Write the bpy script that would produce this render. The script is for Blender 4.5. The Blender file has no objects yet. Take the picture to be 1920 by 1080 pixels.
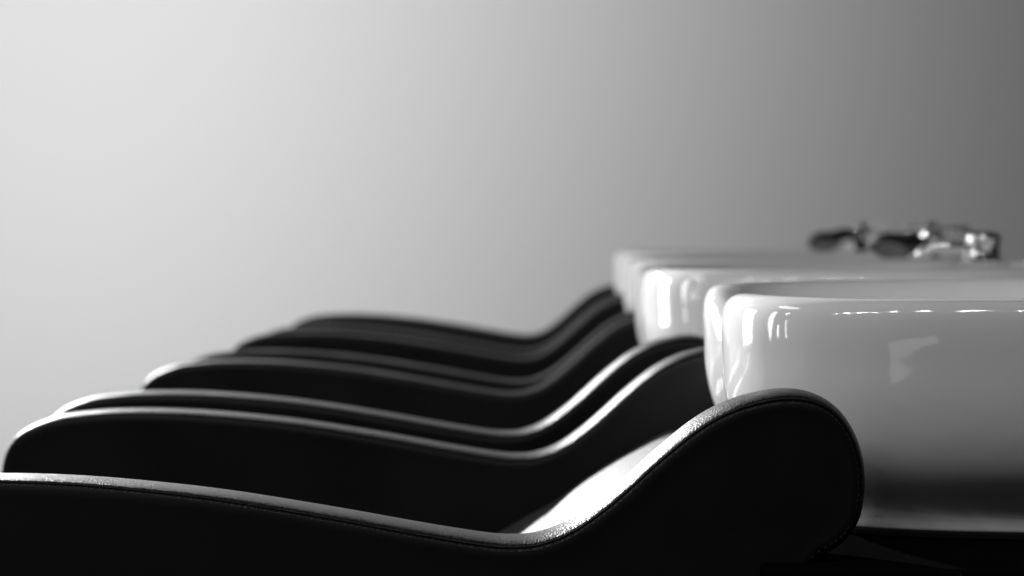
import bpy, bmesh, math, random
from mathutils import Vector
random.seed(7)
S = bpy.context.scene
COL = S.collection
R = math.radians

# ------------------------------------------------------------------ camera
CZ = 0.86                      # eye height above the floor
F = 4290.0                     # focal length in photo pixels (1920 wide)
cam_d = bpy.data.cameras.new('camera')
cam_d.sensor_width = 36.0
cam_d.lens = F / 1920.0 * 36.0
cam_d.clip_start = 0.05
cam_d.clip_end = 100.0
cam_d.dof.use_dof = True
cam_d.dof.focus_distance = 1.47
cam_d.dof.aperture_fstop = 6.6
cam_d.dof.aperture_blades = 0
cam = bpy.data.objects.new('camera', cam_d)
COL.objects.link(cam)
cam.location = (0, 0, CZ)
cam.rotation_euler = (R(90) - math.atan(110 / F), 0, math.atan(40 / F))
S.camera = cam

# ------------------------------------------------------------------ world and lamps
w = bpy.data.worlds.new('World')
S.world = w
w.use_nodes = True
bg = w.node_tree.nodes['Background']
bg.inputs[0].default_value = (1, 1, 1, 1)
bg.inputs[1].default_value = 0.025


def aim(o, target):
    d = Vector(target) - o.location
    o.rotation_euler = d.to_track_quat('-Z', 'Y').to_euler()


def area(name, loc, target, sx, sy, power, spread=180):
    l = bpy.data.lights.new(name, 'AREA')
    l.shape = 'RECTANGLE'
    l.size = sx
    l.size_y = sy
    l.energy = power
    l.spread = R(spread)
    o = bpy.data.objects.new(name, l)
    COL.objects.link(o)
    o.location = loc
    aim(o, target)
    return o


# daylight that washes the left of the back wall and dies away to the right
wl = bpy.data.lights.new('wall_wash', 'SPOT')
wl.energy = 505
wl.shadow_soft_size = 0.25
wl.spot_size = R(98)
wl.spot_blend = 0.95
wlo = bpy.data.objects.new('wall_wash', wl)
COL.objects.link(wlo)
wlo.location = (-1.55, 1.9, CZ + 1.1)
aim(wlo, (-1.85, 5.25, CZ + 0.88))
# windows left of the chairs, tall panes
area('window_light', (-2.6, 3.9, CZ + 0.25), (0.13, 2.6, CZ - 0.1), 0.6, 1.3, 32, 140)
area('window_light', (-2.4, 2.35, CZ + 0.30), (0.1, 1.7, CZ - 0.1), 0.24, 1.3, 7).data.shape = 'ELLIPSE'
area('window_light', (-2.4, 1.66, CZ + 0.02), (0.1, 1.6, CZ - 0.1), 0.05, 0.6, 0.9)
area('window_light', (-2.4, 1.98, CZ - 0.1), (0.1, 1.6, CZ - 0.1), 0.06, 0.35, 0.9)
area('window_light', (-2.4, 1.78, CZ + 0.85), (0.1, 1.6, CZ - 0.1), 0.12, 0.3, 1.4).data.shape = 'ELLIPSE'
area('rim_highlight_lamp', (-2.3, 2.3, CZ + 1.75), (0.15, 1.6, CZ - 0.05), 1.0, 0.5, 8).data.shape = 'ELLIPSE'  # added lamp, no actual window: brightens the rim corner of the nearest basin
# low sun beam from the back left, a narrow cone that only reaches the nearest two chairs
sp = bpy.data.lights.new('sun_beam', 'SPOT')
sp.energy = 1450
sp.shadow_soft_size = 0.05
sp.spot_size = R(16.5)
sp.spot_blend = 0.25
spo = bpy.data.objects.new('sun_beam', sp)
COL.objects.link(spo)
spo.location = (-1.9, 4.9, CZ + 1.15)
aim(spo, (-1.9 + 3.5 * math.cos(R(60.0)), 4.9 - 3.5 * math.sin(R(60.0)), CZ - 0.17))
# salon ceiling spots behind the camera: they fill the shaded sides and show as small glints on the ceramic
spots = [(-2.9, -0.1), (-2.3, -0.15), (-1.75, -0.1), (-1.6, -0.1), (-1.0, -0.15), (-0.4, -0.1), (0.1, -0.1),
         (-3.0, -0.75), (-2.5, -0.7), (-1.9, -0.75), (-1.45, -0.75), (-0.75, -0.7), (-0.1, -0.75), (0.4, -0.7)]
for (lx, ly) in spots:
    area('ceiling_spot', (lx, ly, CZ + (1.85 if ly > -0.5 else 2.35)), (lx * 0.5 + 0.3, ly + 1.6, CZ), 0.10, 0.04, 2.6)
# lamp added low behind the camera, mirrored softly in the side of the nearest basin
area('low_reflection_lamp', (-0.98, -1.2, CZ - 0.36), (0.2, 1.4, CZ - 0.1), 0.95, 0.24, 0.7).rotation_euler.rotate_axis('Z', R(16))

vs = S.view_settings
vs.view_transform = 'Standard'
vs.look = 'None'
vs.exposure = 0.0
vs.gamma = 1.0
vs.use_curve_mapping = False
S.render.engine = 'CYCLES'
S.cycles.max_bounces = 8

# ------------------------------------------------------------------ materials


def new_mat(name, base, rough, metallic=0.0, spec=0.5, coat=0.0):
    m = bpy.data.materials.new(name)
    m.use_nodes = True
    p = m.node_tree.nodes['Principled BSDF']
    p.inputs['Base Color'].default_value = (base, base, base, 1)
    p.inputs['Roughness'].default_value = rough
    p.inputs['Metallic'].default_value = metallic
    p.inputs['Specular IOR Level'].default_value = spec
    p.inputs['Coat Weight'].default_value = coat
    return m, m.node_tree, p


def leather(name, base, rough, scale, strength, dist, spec=0.45):
    m, nt, p = new_mat(name, base, rough, spec=spec)
    tc = nt.nodes.new('ShaderNodeTexCoord')
    ns = nt.nodes.new('ShaderNodeTexNoise')
    ns.inputs['Scale'].default_value = scale * 0.5
    ns.inputs['Detail'].default_value = 2
    mix = nt.nodes.new('ShaderNodeMixRGB')
    mix.blend_type = 'LINEAR_LIGHT'
    mix.inputs[0].default_value = 0.0012
    nt.links.new(tc.outputs['Object'], ns.inputs['Vector'])
    nt.links.new(tc.outputs['Object'], mix.inputs[1])
    nt.links.new(ns.outputs['Color'], mix.inputs[2])
    vo = nt.nodes.new('ShaderNodeTexVoronoi')
    vo.feature = 'DISTANCE_TO_EDGE'
    vo.inputs['Scale'].default_value = scale
    nt.links.new(mix.outputs[0], vo.inputs['Vector'])
    mr = nt.nodes.new('ShaderNodeMapRange')
    mr.interpolation_type = 'SMOOTHSTEP'
    mr.inputs['From Max'].default_value = 0.35
    nt.links.new(vo.outputs['Distance'], mr.inputs['Value'])
    n2 = nt.nodes.new('ShaderNodeTexNoise')
    n2.inputs['Scale'].default_value = scale * 1.6
    n2.inputs['Detail'].default_value = 3
    nt.links.new(tc.outputs['Object'], n2.inputs['Vector'])
    ad = nt.nodes.new('ShaderNodeMath')
    ad.operation = 'MULTIPLY_ADD'
    ad.inputs[1].default_value = 0.35
    nt.links.new(n2.outputs['Fac'], ad.inputs[0])
    nt.links.new(mr.outputs['Result'], ad.inputs[2])
    bp = nt.nodes.new('ShaderNodeBump')
    bp.inputs['Strength'].default_value = strength
    bp.inputs['Distance'].default_value = dist
    nt.links.new(ad.outputs[0], bp.inputs['Height'])
    nt.links.new(bp.outputs['Normal'], p.inputs['Normal'])
    # handling marks and dust: a little variation of gloss
    n3 = nt.nodes.new('ShaderNodeTexNoise')
    n3.inputs['Scale'].default_value = 14
    n3.inputs['Detail'].default_value = 5
    nt.links.new(tc.outputs['Object'], n3.inputs['Vector'])
    m3 = nt.nodes.new('ShaderNodeMapRange')
    m3.inputs['From Min'].default_value = 0.3
    m3.inputs['From Max'].default_value = 0.7
    m3.inputs['To Min'].default_value = rough - 0.05
    m3.inputs['To Max'].default_value = rough + 0.07
    nt.links.new(n3.outputs['Fac'], m3.inputs['Value'])
    nt.links.new(m3.outputs['Result'], p.inputs['Roughness'])
    return m


LEATHER = leather('black_leather', 0.004, 0.42, 520, 0.36, 0.0006, 0.40)
SIDELEATHER = leather('black_leather_panel', 0.004, 0.45, 520, 0.10, 0.0003, 0.25)
SEATLEATHER = leather('seat_leather', 0.02, 0.52, 520, 0.35, 0.0005, 0.9)
THREAD, _, _ = new_mat('black_thread', 0.008, 0.6)
CERAMIC, cnt, cp = new_mat('white_ceramic', 0.80, 0.07, spec=0.5, coat=0.4)
cp.inputs['Coat Roughness'].default_value = 0.02
# faint unevenness of the glaze
ctc = cnt.nodes.new('ShaderNodeTexCoord')
cn = cnt.nodes.new('ShaderNodeTexNoise')
cn.inputs['Scale'].default_value = 16
cn.inputs['Detail'].default_value = 2
cnt.links.new(ctc.outputs['Object'], cn.inputs['Vector'])
cb = cnt.nodes.new('ShaderNodeBump')
cb.inputs['Strength'].default_value = 0.25
cb.inputs['Distance'].default_value = 0.0032
cnt.links.new(cn.outputs['Fac'], cb.inputs['Height'])
cnt.links.new(cb.outputs['Normal'], cp.inputs['Normal'])
cnt.links.new(cb.outputs['Normal'], cp.inputs['Coat Normal'])
CHROME, _, _ = new_mat('chrome', 0.85, 0.06, metallic=1.0)
RUBBER, _, _ = new_mat('black_rubber', 0.006, 0.8, spec=0.1)
BLACKPLASTIC, _, _ = new_mat('black_plastic', 0.008, 0.25)
GREYFACE, _, _ = new_mat('spray_face_grey', 0.22, 0.4)

SHELF, snt, spn = new_mat('black_laminate', 0.006, 0.7, spec=0.02)
spn.inputs['IOR'].default_value = 1.08
stc = snt.nodes.new('ShaderNodeTexCoord')
sn = snt.nodes.new('ShaderNodeTexNoise')
sn.inputs['Scale'].default_value = 420
sn.inputs['Detail'].default_value = 4
snt.links.new(stc.outputs['Object'], sn.inputs['Vector'])
sr = snt.nodes.new('ShaderNodeValToRGB')
sr.color_ramp.elements[0].position = 0.70
sr.color_ramp.elements[0].color = (0.0028, 0.0028, 0.0028, 1)
sr.color_ramp.elements[1].position = 0.80
sr.color_ramp.elements[1].color = (0.08, 0.08, 0.08, 1)
snt.links.new(sn.outputs['Fac'], sr.inputs['Fac'])
snt.links.new(sr.outputs['Color'], spn.inputs['Base Color'])

WALL, wnt, wp = new_mat('painted_wall', 0.62, 0.85, spec=0.2)
wtc = wnt.nodes.new('ShaderNodeTexCoord')
wn = wnt.nodes.new('ShaderNodeTexNoise')
wn.inputs['Scale'].default_value = 260
wn.inputs['Detail'].default_value = 4
wnt.links.new(wtc.outputs['Object'], wn.inputs['Vector'])
wb = wnt.nodes.new('ShaderNodeBump')
wb.inputs['Strength'].default_value = 0.25
wb.inputs['Distance'].default_value = 0.001
wnt.links.new(wn.outputs['Fac'], wb.inputs['Height'])
wnt.links.new(wb.outputs['Normal'], wp.inputs['Normal'])
FLOOR, _, _ = new_mat('dark_floor', 0.05, 0.5)

# ------------------------------------------------------------------ helpers


def link_mesh(name, verts, faces, mat, parent=None, smooth=True, subsurf=0, loc=(0, 0, 0), rot=(0, 0, 0)):
    me = bpy.data.meshes.new(name)
    me.from_pydata(verts, [], faces)
    bm = bmesh.new()
    bm.from_mesh(me)
    bmesh.ops.recalc_face_normals(bm, faces=bm.faces)
    bm.to_mesh(me)
    bm.free()
    me.materials.append(mat)
    if smooth:
        for p in me.polygons:
            p.use_smooth = True
    o = bpy.data.objects.new(name, me)
    COL.objects.link(o)
    if parent:
        o.parent = parent
    o.location = loc
    o.rotation_euler = rot
    if subsurf:
        s = o.modifiers.new('subsurf', 'SUBSURF')
        s.levels = subsurf
        s.render_levels = subsurf
    return o


def spline(pts, n_per, closed=False, dim=2):
    """Catmull-Rom through pts."""
    out = []
    n = len(pts)
    segs = n if closed else n - 1
    for i in range(segs):
        if closed:
            p0, p1, p2, p3 = pts[(i - 1) % n], pts[i], pts[(i + 1) % n], pts[(i + 2) % n]
        else:
            p0, p1, p2, p3 = pts[max(i - 1, 0)], pts[i], pts[i + 1], pts[min(i + 2, n - 1)]
        for k in range(n_per):
            t = k / n_per
            out.append(tuple(0.5 * (2 * p1[d] + (p2[d] - p0[d]) * t + (2 * p0[d] - 5 * p1[d] + 4 * p2[d] - p3[d]) * t * t
                                    + (-p0[d] + 3 * p1[d] - 3 * p2[d] + p3[d]) * t ** 3) for d in range(dim)))
    if not closed:
        out.append(tuple(pts[-1]))
    return out


def resample(pts, step, closed=True):
    P = [Vector(p) for p in pts]
    if closed:
        P.append(P[0])
    out = [P[0].copy()]
    acc = 0.0
    for a, b in zip(P[:-1], P[1:]):
        L = (b - a).length
        if L == 0:
            continue
        t = step - acc
        while t <= L:
            out.append(a.lerp(b, t / L))
            t += step
        acc = L - (t - step)
    if closed and (out[-1] - out[0]).length < step * 0.6:
        out.pop()
    return out


def normals2(P):
    """outward normals of a closed 2-d outline (clockwise or not)"""
    n = len(P)
    area2 = sum(P[i].x * P[(i + 1) % n].y - P[(i + 1) % n].x * P[i].y for i in range(n))
    s = 1 if area2 > 0 else -1
    N = []
    for i in range(n):
        t = (P[(i + 1) % n] - P[i - 1])
        N.append(Vector((t.y * s, -t.x * s)).normalized())
    return N


def box(name, x0, x1, y0, y1, z0, z1, mat, parent=None, bev=0.004, seg=3):
    bm = bmesh.new()
    bmesh.ops.create_cube(bm, size=1)
    for v in bm.verts:
        v.co = Vector(((x0 + x1) / 2 + v.co.x * (x1 - x0), (y0 + y1) / 2 + v.co.y * (y1 - y0), (z0 + z1) / 2 + v.co.z * (z1 - z0)))
    if bev:
        bmesh.ops.bevel(bm, geom=list(bm.edges), offset=bev, segments=seg, affect='EDGES', profile=0.5)
    me = bpy.data.meshes.new(name)
    bm.to_mesh(me)
    bm.free()
    me.materials.append(mat)
    for p in me.polygons:
        p.use_smooth = bev > 0
    o = bpy.data.objects.new(name, me)
    COL.objects.link(o)
    if parent:
        o.parent = parent
    if bev:
        o.modifiers.new('wn', 'WEIGHTED_NORMAL')
    return o


def lathe_data(profile, n=40):
    """profile list of (r, z); axis z"""
    V, Fc = [], []
    m = len(profile)
    for (r, z) in profile:
        for k in range(n):
            a = 2 * math.pi * k / n
            V.append((r * math.cos(a), r * math.sin(a), z))
    for j in range(m - 1):
        for k in range(n):
            a, b = j * n + k, j * n + (k + 1) % n
            Fc.append((a, b, b + n, a + n))
    if profile[0][0] > 1e-6:
        Fc.append(tuple(range(n)))
    if profile[-1][0] > 1e-6:
        Fc.append(tuple(range((m - 1) * n, m * n)))
    return V, Fc


def tube_data(path, radii, n=16, flat=1.0):
    V, Fc = [], []
    P = [Vector(p) for p in path]
    for i, p in enumerate(P):
        t = (P[min(i + 1, len(P) - 1)] - P[max(i - 1, 0)]).normalized()
        up = Vector((0, 0, 1)) if abs(t.z) < 0.9 else Vector((0, 1, 0))
        s = t.cross(up).normalized()
        u = s.cross(t).normalized()
        for k in range(n):
            a = 2 * math.pi * k / n
            V.append(tuple(p + (s * math.cos(a) + u * math.sin(a) * flat) * radii[i]))
    for i in range(len(P) - 1):
        for k in range(n):
            a, b = i * n + k, i * n + (k + 1) % n
            Fc.append((a, b, b + n, a + n))
    Fc.append(tuple(range(n)))
    Fc.append(tuple(range((len(P) - 1) * n, len(P) * n)))
    return V, Fc


def tag(o, label=None, cat=None, group=None, kind=None):
    if label:
        o['label'] = label
    if cat:
        o['category'] = cat
    if group:
        o['group'] = group
    if kind:
        o['kind'] = kind


# ------------------------------------------------------------------ the room
# wall: one upright slab behind the row
wall = box('wall', -4.5, 4.5, 5.25, 5.40, 0, 3.0, WALL, bev=0)
tag(wall, 'plain pale painted wall fading to grey behind the row of chairs', 'wall', kind='structure')
fl = link_mesh('floor', [(-4.5, -1.0, 0), (4.5, -1.0, 0), (4.5, 5.25, 0), (-4.5, 5.25, 0)], [(0, 1, 2, 3)], FLOOR, smooth=False)
tag(fl, 'dark floor under the chairs', 'floor', kind='structure')

# ------------------------------------------------------------------ armrest outline  (x, z - CZ)
OUT = [(-0.457, -0.212), (-0.4555, -0.198), (-0.4515, -0.187), (-0.4435, -0.1765), (-0.430, -0.168), (-0.409, -0.1605),
       (-0.384, -0.157), (-0.358, -0.1552), (-0.320, -0.1550), (-0.270, -0.1575), (-0.203, -0.1643), (-0.135, -0.1748),
       (-0.068, -0.1866), (-0.030, -0.1925), (-0.0135, -0.1935), (0.000, -0.1925), (0.0135, -0.1885), (0.027, -0.1815), (0.044, -0.169),
       (0.061, -0.154), (0.078, -0.1385), (0.101, -0.120), (0.122, -0.1085), (0.142, -0.1024), (0.160, -0.1004),
       (0.176, -0.1030), (0.189, -0.1105), (0.1985, -0.1225), (0.2045, -0.137), (0.207, -0.152), (0.2065, -0.168),
       (0.2035, -0.181), (0.197, -0.1915), (0.1885, -0.1990), (0.1795, -0.2045), (0.174, -0.2110), (0.1715, -0.222), (0.170, -0.250),
       (0.166, -0.32), (0.140, -0.395), (0.095, -0.415), (0.0, -0.42), (-0.2, -0.42), (-0.34, -0.415), (-0.385, -0.395),
       (-0.415, -0.34), (-0.440, -0.28), (-0.453, -0.235)]
HW = 0.030       # half thickness of an armrest


def slim(x):
    """the armrest gets slimmer towards its front end, evenly, so that its side panels stay flat"""
    return (0.207 - x) / 0.664


def armrest_parts():
    P = resample(spline(OUT, 16, closed=True), 0.0035)
    N = normals2(P)
    # profile across the thickness: (y, inset)
    sag = 0.0042
    half = [(0.0, 0.0), (0.010, 0.0002), (0.017, 0.0007), (0.0225, 0.0016), (0.0262, 0.0028), (0.0285, sag), (0.0286, sag + 0.0004),
            (0.0276, sag + 0.0007), (0.0268, sag + 0.0010), (0.0269, sag + 0.0014), (0.0297, sag + 0.0018), (HW + 0.0006, sag + 0.0030), (HW, sag + 0.0065), (HW, sag + 0.017)]
    prof = [(-y, i) for (y, i) in reversed(half)] + half[1:]
    V, Fc = [], []
    n = len(P)
    for (y, ins) in prof:
        for p, nn in zip(P, N):
            k = slim(p.x)
            q = p - nn * (ins if ins > sag + 0.005 else ins * (1 - 0.55 * k))
            V.append((q.x, y * (1 - 0.34 * k), q.y))
    m = len(prof)
    for j in range(m - 1):
        for k in range(n):
            a, b = j * n + k, j * n + (k + 1) % n
            Fc.append((a, b, b + n, a + n))
    Fc.append(tuple(range(n)))
    Fc.append(tuple(range((m - 1) * n, m * n)))
    # stitches: small thread loops laid in the seam groove on both faces
    SV, SF = [], []
    Q = resample([tuple(p) for p in P], 0.0042)
    QN = normals2(Q)
    for side in (-1, 1):
        for i in range(len(Q)):
            p, nn = Q[i], QN[i]
            t = Vector((nn.y, -nn.x))
            k = slim(p.x)
            c = p - nn * ((sag + 0.0021) * (1 - 0.55 * k))
            L = 0.00155
            tilt = nn * 0.00012
            path = []
            rr = []
            for s in (-1, -0.6, 0, 0.6, 1):
                q = c + t * (L * s) + tilt * s
                y = side * (0.0301 * (1 - 0.34 * k) + 0.00022 * (1 - s * s) - (0.0008 if abs(s) == 1 else 0))
                path.append((q.x, y, q.y))
                rr.append(0.00018 if abs(s) == 1 else 0.00034)
            v, f = tube_data(path, rr, n=6)
            o = len(SV)
            SV += v
            SF += [tuple(a + o for a in ff) for ff in f]
    return V, Fc, SV, SF


AV, AF, TV, TF = armrest_parts()

# ------------------------------------------------------------------ basin
PLAN_HALF = [(0.1520, 0.0), (0.1490, -0.022), (0.1400, -0.045), (0.1325, -0.064), (0.1300, -0.085), (0.1330, -0.112), (0.1430, -0.145),
             (0.1620, -0.178), (0.1930, -0.207), (0.2400, -0.2285), (0.300, -0.2405), (0.370, -0.245), (0.440, -0.2435), (0.510, -0.232),
             (0.565, -0.205), (0.602, -0.155), (0.618, -0.085), (0.622, 0.0)]


def basin_data():
    plan = PLAN_HALF + [(x, -y) for (x, y) in reversed(PLAN_HALF[1:-1])]
    P = resample(spline(plan, 14, closed=True), 0.012)
    N = normals2(P)
    # rings: (inset, z rel. rim top, notch weight)
    rings = [(0.057, -0.1572, 0), (0.0505, -0.1567, 0), (0.0498, -0.1530, 0), (0.0492, -0.149, 0), (0.0478, -0.144, 0), (0.0445, -0.139, 0), (0.0385, -0.1325, 0), (0.0300, -0.1255, 0), (0.0210, -0.116, 0), (0.0130, -0.104, 0.0), (0.0065, -0.089, 0.1),
             (0.0028, -0.073, 0.2), (0.0012, -0.060, 0.3), (0.0008, -0.042, 0.6), (0.0, -0.026, 0.9), (0.0005, -0.015, 1), (0.0022, -0.0075, 1), (0.0060, -0.0024, 1), (0.0110, -0.0004, 1),
             (0.0170, 0.0, 1), (0.0230, -0.0008, 1), (0.0280, -0.0035, 1), (0.0320, -0.009, 1), (0.0360, -0.022, 0.9), (0.0400, -0.045, 0.6),
             (0.0480, -0.075, 0.2), (0.0650, -0.105, 0), (0.0950, -0.122, 0), (0.135, -0.130, 0)]
    V, Fc = [], []
    n = len(P)
    cx, cy = 0.375, 0.0
    for ri, (ins, z, wgt) in enumerate(rings):
        j_in = ri > 17
        for p, nn in zip(P, N):
            q = p - nn * ins
            if ins > 0.05 and z > -0.134 and wgt == 0 and j_in:           # towards the drain: shrink about the centre instead, keeps the mesh clean
                q0 = p - nn * 0.05
                k = 1 - (ins - 0.05) / 0.17
                q = Vector((cx, cy)) + (q0 - Vector((cx, cy))) * k
            notch = 0.030 * math.exp(-(p.y / 0.045) ** 2) * (1 if p.x < 0.3 else 0)
            back = 0.004 * max(0, (p.x - 0.2) / 0.42) * wgt
            V.append((q.x, q.y, z - notch * wgt + back))
    m = len(rings)
    for j in range(m - 1):
        for k in range(n):
            a, b = j * n + k, j * n + (k + 1) % n
            Fc.append((a, b, b + n, a + n))
    c0 = len(V)
    V.append((cx, cy, -0.1572))
    V.append((cx, cy, -0.133))
    for k in range(n):
        Fc.append((k, (k + 1) % n, c0))
        Fc.append(((m - 1) * n + k, (m - 1) * n + (k + 1) % n, c0 + 1))
    return V, Fc


RIM = -0.0437      # rim height relative to the eye

# ------------------------------------------------------------------ one backwash chair (local origin on the floor, x towards the basin)


def cushion(name, prof, y0, y1, mat, parent, r=0.012):
    """prof: closed outline in x,z ; rounded at both sides"""
    P = resample(spline(prof, 10, closed=True), 0.008)
    N = normals2(P)
    rings = []
    for k in range(6):
        a = math.pi / 2 * k / 5
        rings.append((y0 + r * (1 - math.sin(a)), r * (1 - math.cos(a))))
    rings = list(reversed(rings))
    rings = [(y0 + r * (1 - math.cos(math.pi / 2 * k / 5)), r * (1 - math.sin(math.pi / 2 * k / 5))) for k in range(6)]
    rings += [(y0 + (y1 - y0) * t, -0.002 * math.sin(math.pi * t)) for t in (0.15, 0.3, 0.5, 0.7, 0.85)]
    rings += [(y1 - r * (1 - math.cos(math.pi / 2 * k / 5)), r * (1 - math.sin(math.pi / 2 * k / 5))) for k in range(5, -1, -1)]
    V, Fc = [], []
    n = len(P)
    for (y, ins) in rings:
        for p, nn in zip(P, N):
            q = p - nn * ins
            V.append((q.x, y, q.y + CZ))
    m = len(rings)
    for j in range(m - 1):
        for k in range(n):
            a, b = j * n + k, j * n + (k + 1) % n
            Fc.append((a, b, b + n, a + n))
    Fc.append(tuple(range(n)))
    Fc.append(tuple(range((m - 1) * n, m * n)))
    return link_mesh(name, V, Fc, mat, parent)


def make_chair():
    root = bpy.data.objects.new('shampoo_chair', None)
    COL.objects.link(root)
    root.empty_display_size = 0.2
    for s in (-1, 1):
        a = link_mesh('armrest', AV, AF, LEATHER, root, loc=(0, s * 0.265, CZ))
        for p in a.data.polygons:
            if len(p.vertices) > 4:
                p.use_smooth = False
        a.data.materials.append(SIDELEATHER)
        for p in a.data.polygons:
            if abs(p.normal.y) > 0.98:
                p.material_index = 1
        link_mesh('stitching', TV, TF, THREAD, a)
    cushion('seat', [(-0.445, -0.330), (-0.430, -0.305), (-0.39, -0.298), (-0.25, -0.305), (-0.12, -0.312), (-0.075, -0.325), (-0.075, -0.40),
                     (-0.12, -0.415), (-0.39, -0.41), (-0.44, -0.395)], -0.233, 0.233, SEATLEATHER, root)
    cushion('backrest', [(-0.085, -0.300), (-0.062, -0.282), (-0.0370, -0.2610), (0.000, -0.2390), (0.0170, -0.230), (0.040, -0.2130), (0.067, -0.1955), (0.090, -0.182), (0.107, -0.173), (0.121, -0.1695),
                         (0.134, -0.190), (0.128, -0.225), (0.115, -0.28), (0.10, -0.36), (0.06, -0.40), (-0.03, -0.40), (-0.068, -0.37)],
            -0.233, 0.233, SEATLEATHER, root)
    box('base_shelf', 0.140, 0.66, -0.320, 0.320, CZ - 0.245, CZ - 0.2062, SHELF, root, bev=0.0025)
    box('pedestal', 0.18, 0.62, -0.285, 0.285, 0.0, CZ - 0.2465, BLACKPLASTIC, root, bev=0.006)
    box('seat_base', -0.34, 0.12, -0.20, 0.20, 0.0, CZ - 0.417, BLACKPLASTIC, root, bev=0.006)
    bv, bf = basin_data()
    basin = link_mesh('basin', bv, bf, CERAMIC, root, subsurf=2, loc=(0, 0, CZ + RIM))
    basin['label'] = 'glossy white ceramic wash basin with a neck notch'
    # rubber gasket under the foot
    P = resample(spline(PLAN_HALF + [(x, -y) for (x, y) in reversed(PLAN_HALF[1:-1])], 14, closed=True), 0.012)
    N = normals2(P)
    V, Fc = [], []
    n = len(P)
    prof = [(0.063, -0.1627), (0.0495, -0.1627), (0.0480, -0.1615), (0.0480, -0.1588), (0.0495, -0.1576), (0.063, -0.1576)]
    for (ins, z) in prof:
        for p, nn in zip(P, N):
            q = p - nn * ins
            V.append((q.x, q.y, z + 0.0002))
    for j in range(len(prof)):
        for k in range(n):
            a, b = j * n + k, j * n + (k + 1) % n
            j2 = (j + 1) % len(prof)
            Fc.append((a, b, j2 * n + (k + 1) % n, j2 * n + k))
    link_mesh('gasket', V, Fc, RUBBER, root, smooth=False, loc=(0, 0, CZ + RIM))
    v, f = lathe_data([(0.0001, 0.004), (0.012, 0.0042), (0.020, 0.003), (0.0225, 0.001), (0.0225, -0.003)])
    link_mesh('drain', v, f, CHROME, basin, loc=(0.375, 0, -0.1325))
    return root, basin


def mixer_tap(parent, x, y, turn, z=0.0025):
    """single lever mixer: flange, body, short spout towards the bowl, thin lever above"""
    e = bpy.data.objects.new('mixer_tap', None)
    v, f = lathe_data([(0.0001, 0.0), (0.0205, 0.0), (0.0205, 0.0035), (0.0185, 0.0050), (0.0165, 0.0065), (0.0155, 0.012), (0.0150, 0.026), (0.0158, 0.030),
                       (0.0160, 0.0325), (0.0152, 0.0335), (0.0160, 0.0345), (0.0163, 0.041), (0.0150, 0.0465), (0.0110, 0.0500), (0.0050, 0.0515), (0.0001, 0.0518)], 48)
    v = [(p[0] * 1.1, p[1] * 1.1, p[2] * 0.80) for p in v]
    VV, FF = list(v), list(f)

    def add(d):
        o = len(VV)
        VV.extend(d[0])
        FF.extend([tuple(a + o for a in ff) for ff in d[1]])
    # spout
    sp_ = spline([(-0.008, 0, 0.016), (-0.025, 0, 0.020), (-0.048, 0, 0.019), (-0.058, 0, 0.014), (-0.0605, 0, 0.008)], 6, dim=3)
    add(tube_data(sp_, [0.0105 - 0.002 * i / len(sp_) for i in range(len(sp_))], 20, 0.9))
    # lever
    lv = spline([(0.010, 0, 0.034), (-0.010, 0, 0.037), (-0.034, 0, 0.0425), (-0.062, 0, 0.0465), (-0.078, 0, 0.0475)], 6, dim=3)
    add(tube_data(lv, [0.0125 - 0.0080 * min(1, i / (len(lv) * 0.7)) for i in range(len(lv))], 20, 0.55))
    o = link_mesh('mixer_tap', VV, FF, CHROME, parent, loc=(x, y, z), rot=(0, 0, R(turn)))
    o.scale = (1.12, 1.12, 0.86)
    return o


def hand_shower(parent, x, y, turn, tilt, roll=0):
    """spray head with black rim resting over its holder, with a curved handle"""
    VV, FF = [], []

    def add(d, M=None):
        o = len(VV)
        VV.extend([tuple(M @ Vector(p)) for p in d[0]] if M else d[0])
        FF.extend([tuple(a + o for a in ff) for ff in d[1]])
    add(lathe_data([(0.0001, 0.013), (0.012, 0.0125), (0.019, 0.0095), (0.0235, 0.005), (0.0255, 0.0), (0.0250, -0.0045), (0.0215, -0.0065), (0.0195, -0.0055), (0.0001, -0.0055)], 40))
    h = spline([(0.008, 0, 0.007), (0.028, 0.004, 0.015), (0.044, 0.010, 0.019), (0.055, 0.018, 0.012), (0.058, 0.022, -0.010)], 6, dim=3)
    add(tube_data(h, [0.0085 + 0.001 * math.sin(i * 0.3) for i in range(len(h))], 18))
    o = link_mesh('hand_shower', VV, FF, BLACKPLASTIC, parent, loc=(x, y, 0.016), rot=(R(tilt), R(roll), R(turn)))
    o.scale = (1.12, 1.12, 1.12)
    o.data.materials.append(GREYFACE)
    for p in o.data.polygons:
        if p.center.z < -0.0054 and p.center.xy.length < 0.0195:
            p.material_index = 1
    return o


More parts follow.
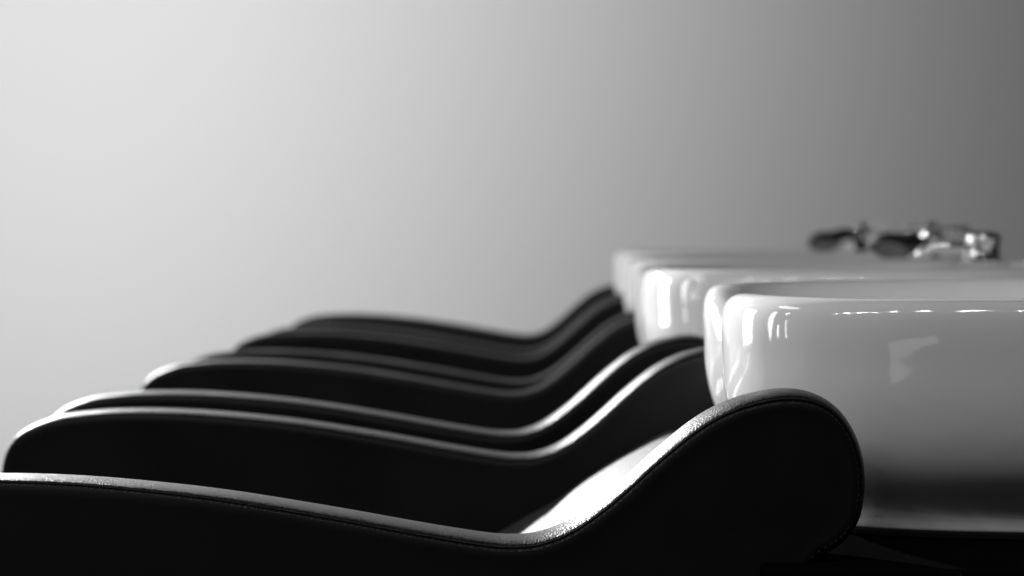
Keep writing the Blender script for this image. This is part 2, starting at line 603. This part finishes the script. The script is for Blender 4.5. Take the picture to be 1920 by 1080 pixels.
def shower_holder(parent, x, y):
    v, f = lathe_data([(0.0001, 0.0), (0.017, 0.0), (0.017, 0.003), (0.0135, 0.005), (0.0125, 0.008), (0.0125, 0.020), (0.0150, 0.023), (0.0155, 0.031), (0.0135, 0.036), (0.0100, 0.0380),
                       (0.0095, 0.044), (0.0070, 0.047), (0.0001, 0.048)], 40)
    return link_mesh('shower_holder', v, f, CHROME, parent, loc=(x, y, 0.0025))


chair0, basin0 = make_chair()


def copy_tree(o, parent=None):
    c = o.copy()
    COL.objects.link(c)
    if parent is not None:
        c.parent = parent
    for ch in list(o.children):
        copy_tree(ch, c)
    return c


LABELS = ['nearest black leather shampoo chair, in focus, rounded armrest overlapping the largest white basin',
          'second black leather shampoo chair from the front, its basin just behind the largest one',
          'third black leather shampoo chair from the front, blurred, between the second and the farthest',
          'farthest black leather shampoo chair, most blurred, its dark armrest outlined against the pale wall']
Y0, PITCH = 1.705, 0.749
SHIFT = [0.0, -0.013, -0.006, 0.0]
BX = [0.003, -0.006, 0.004, 0.012]
DZ = [0.0, 0.004, 0.004, 0.006]
chairs = [chair0]
tmpl = copy_tree(chair0)
for i in range(1, 4):
    chairs.append(tmpl if i == 1 else copy_tree(chair0))
for i, c in enumerate(chairs):
    c.location = (SHIFT[i], Y0 + PITCH * i, 0)
    tag(c, LABELS[i], 'salon chair', 'row of black shampoo chairs with white basins')
    b = [ch for ch in c.children if ch.name.startswith('basin')][0]
    b.location.z = CZ + RIM + DZ[i]
    b.location.x = BX[i]
    for g in c.children:
        if g.name.startswith('gasket'):
            g.location.x = BX[i]
    if i == 0:
        b.rotation_euler = (R(0.5), 0, 0)
        mixer_tap(b, 0.53, 0.03, 0)
        shower_holder(b, 0.575, 0.10)
        hand_shower(b, 0.56, -0.09, 20, 0)
    elif i == 1:
        mixer_tap(b, 0.532, 0.16, -4)
        shower_holder(b, 0.575, 0.05)
    elif i == 2:
        hand_shower(b, 0.495, -0.05, 0, -28, 14)
        mixer_tap(b, 0.535, 0.07, 175)
        shower_holder(b, 0.556, -0.01)
    else:
        hand_shower(b, 0.485, -0.04, 0, -24, 2)
        shower_holder(b, 0.553, 0.0)
        mixer_tap(b, 0.57, 0.09, 120)
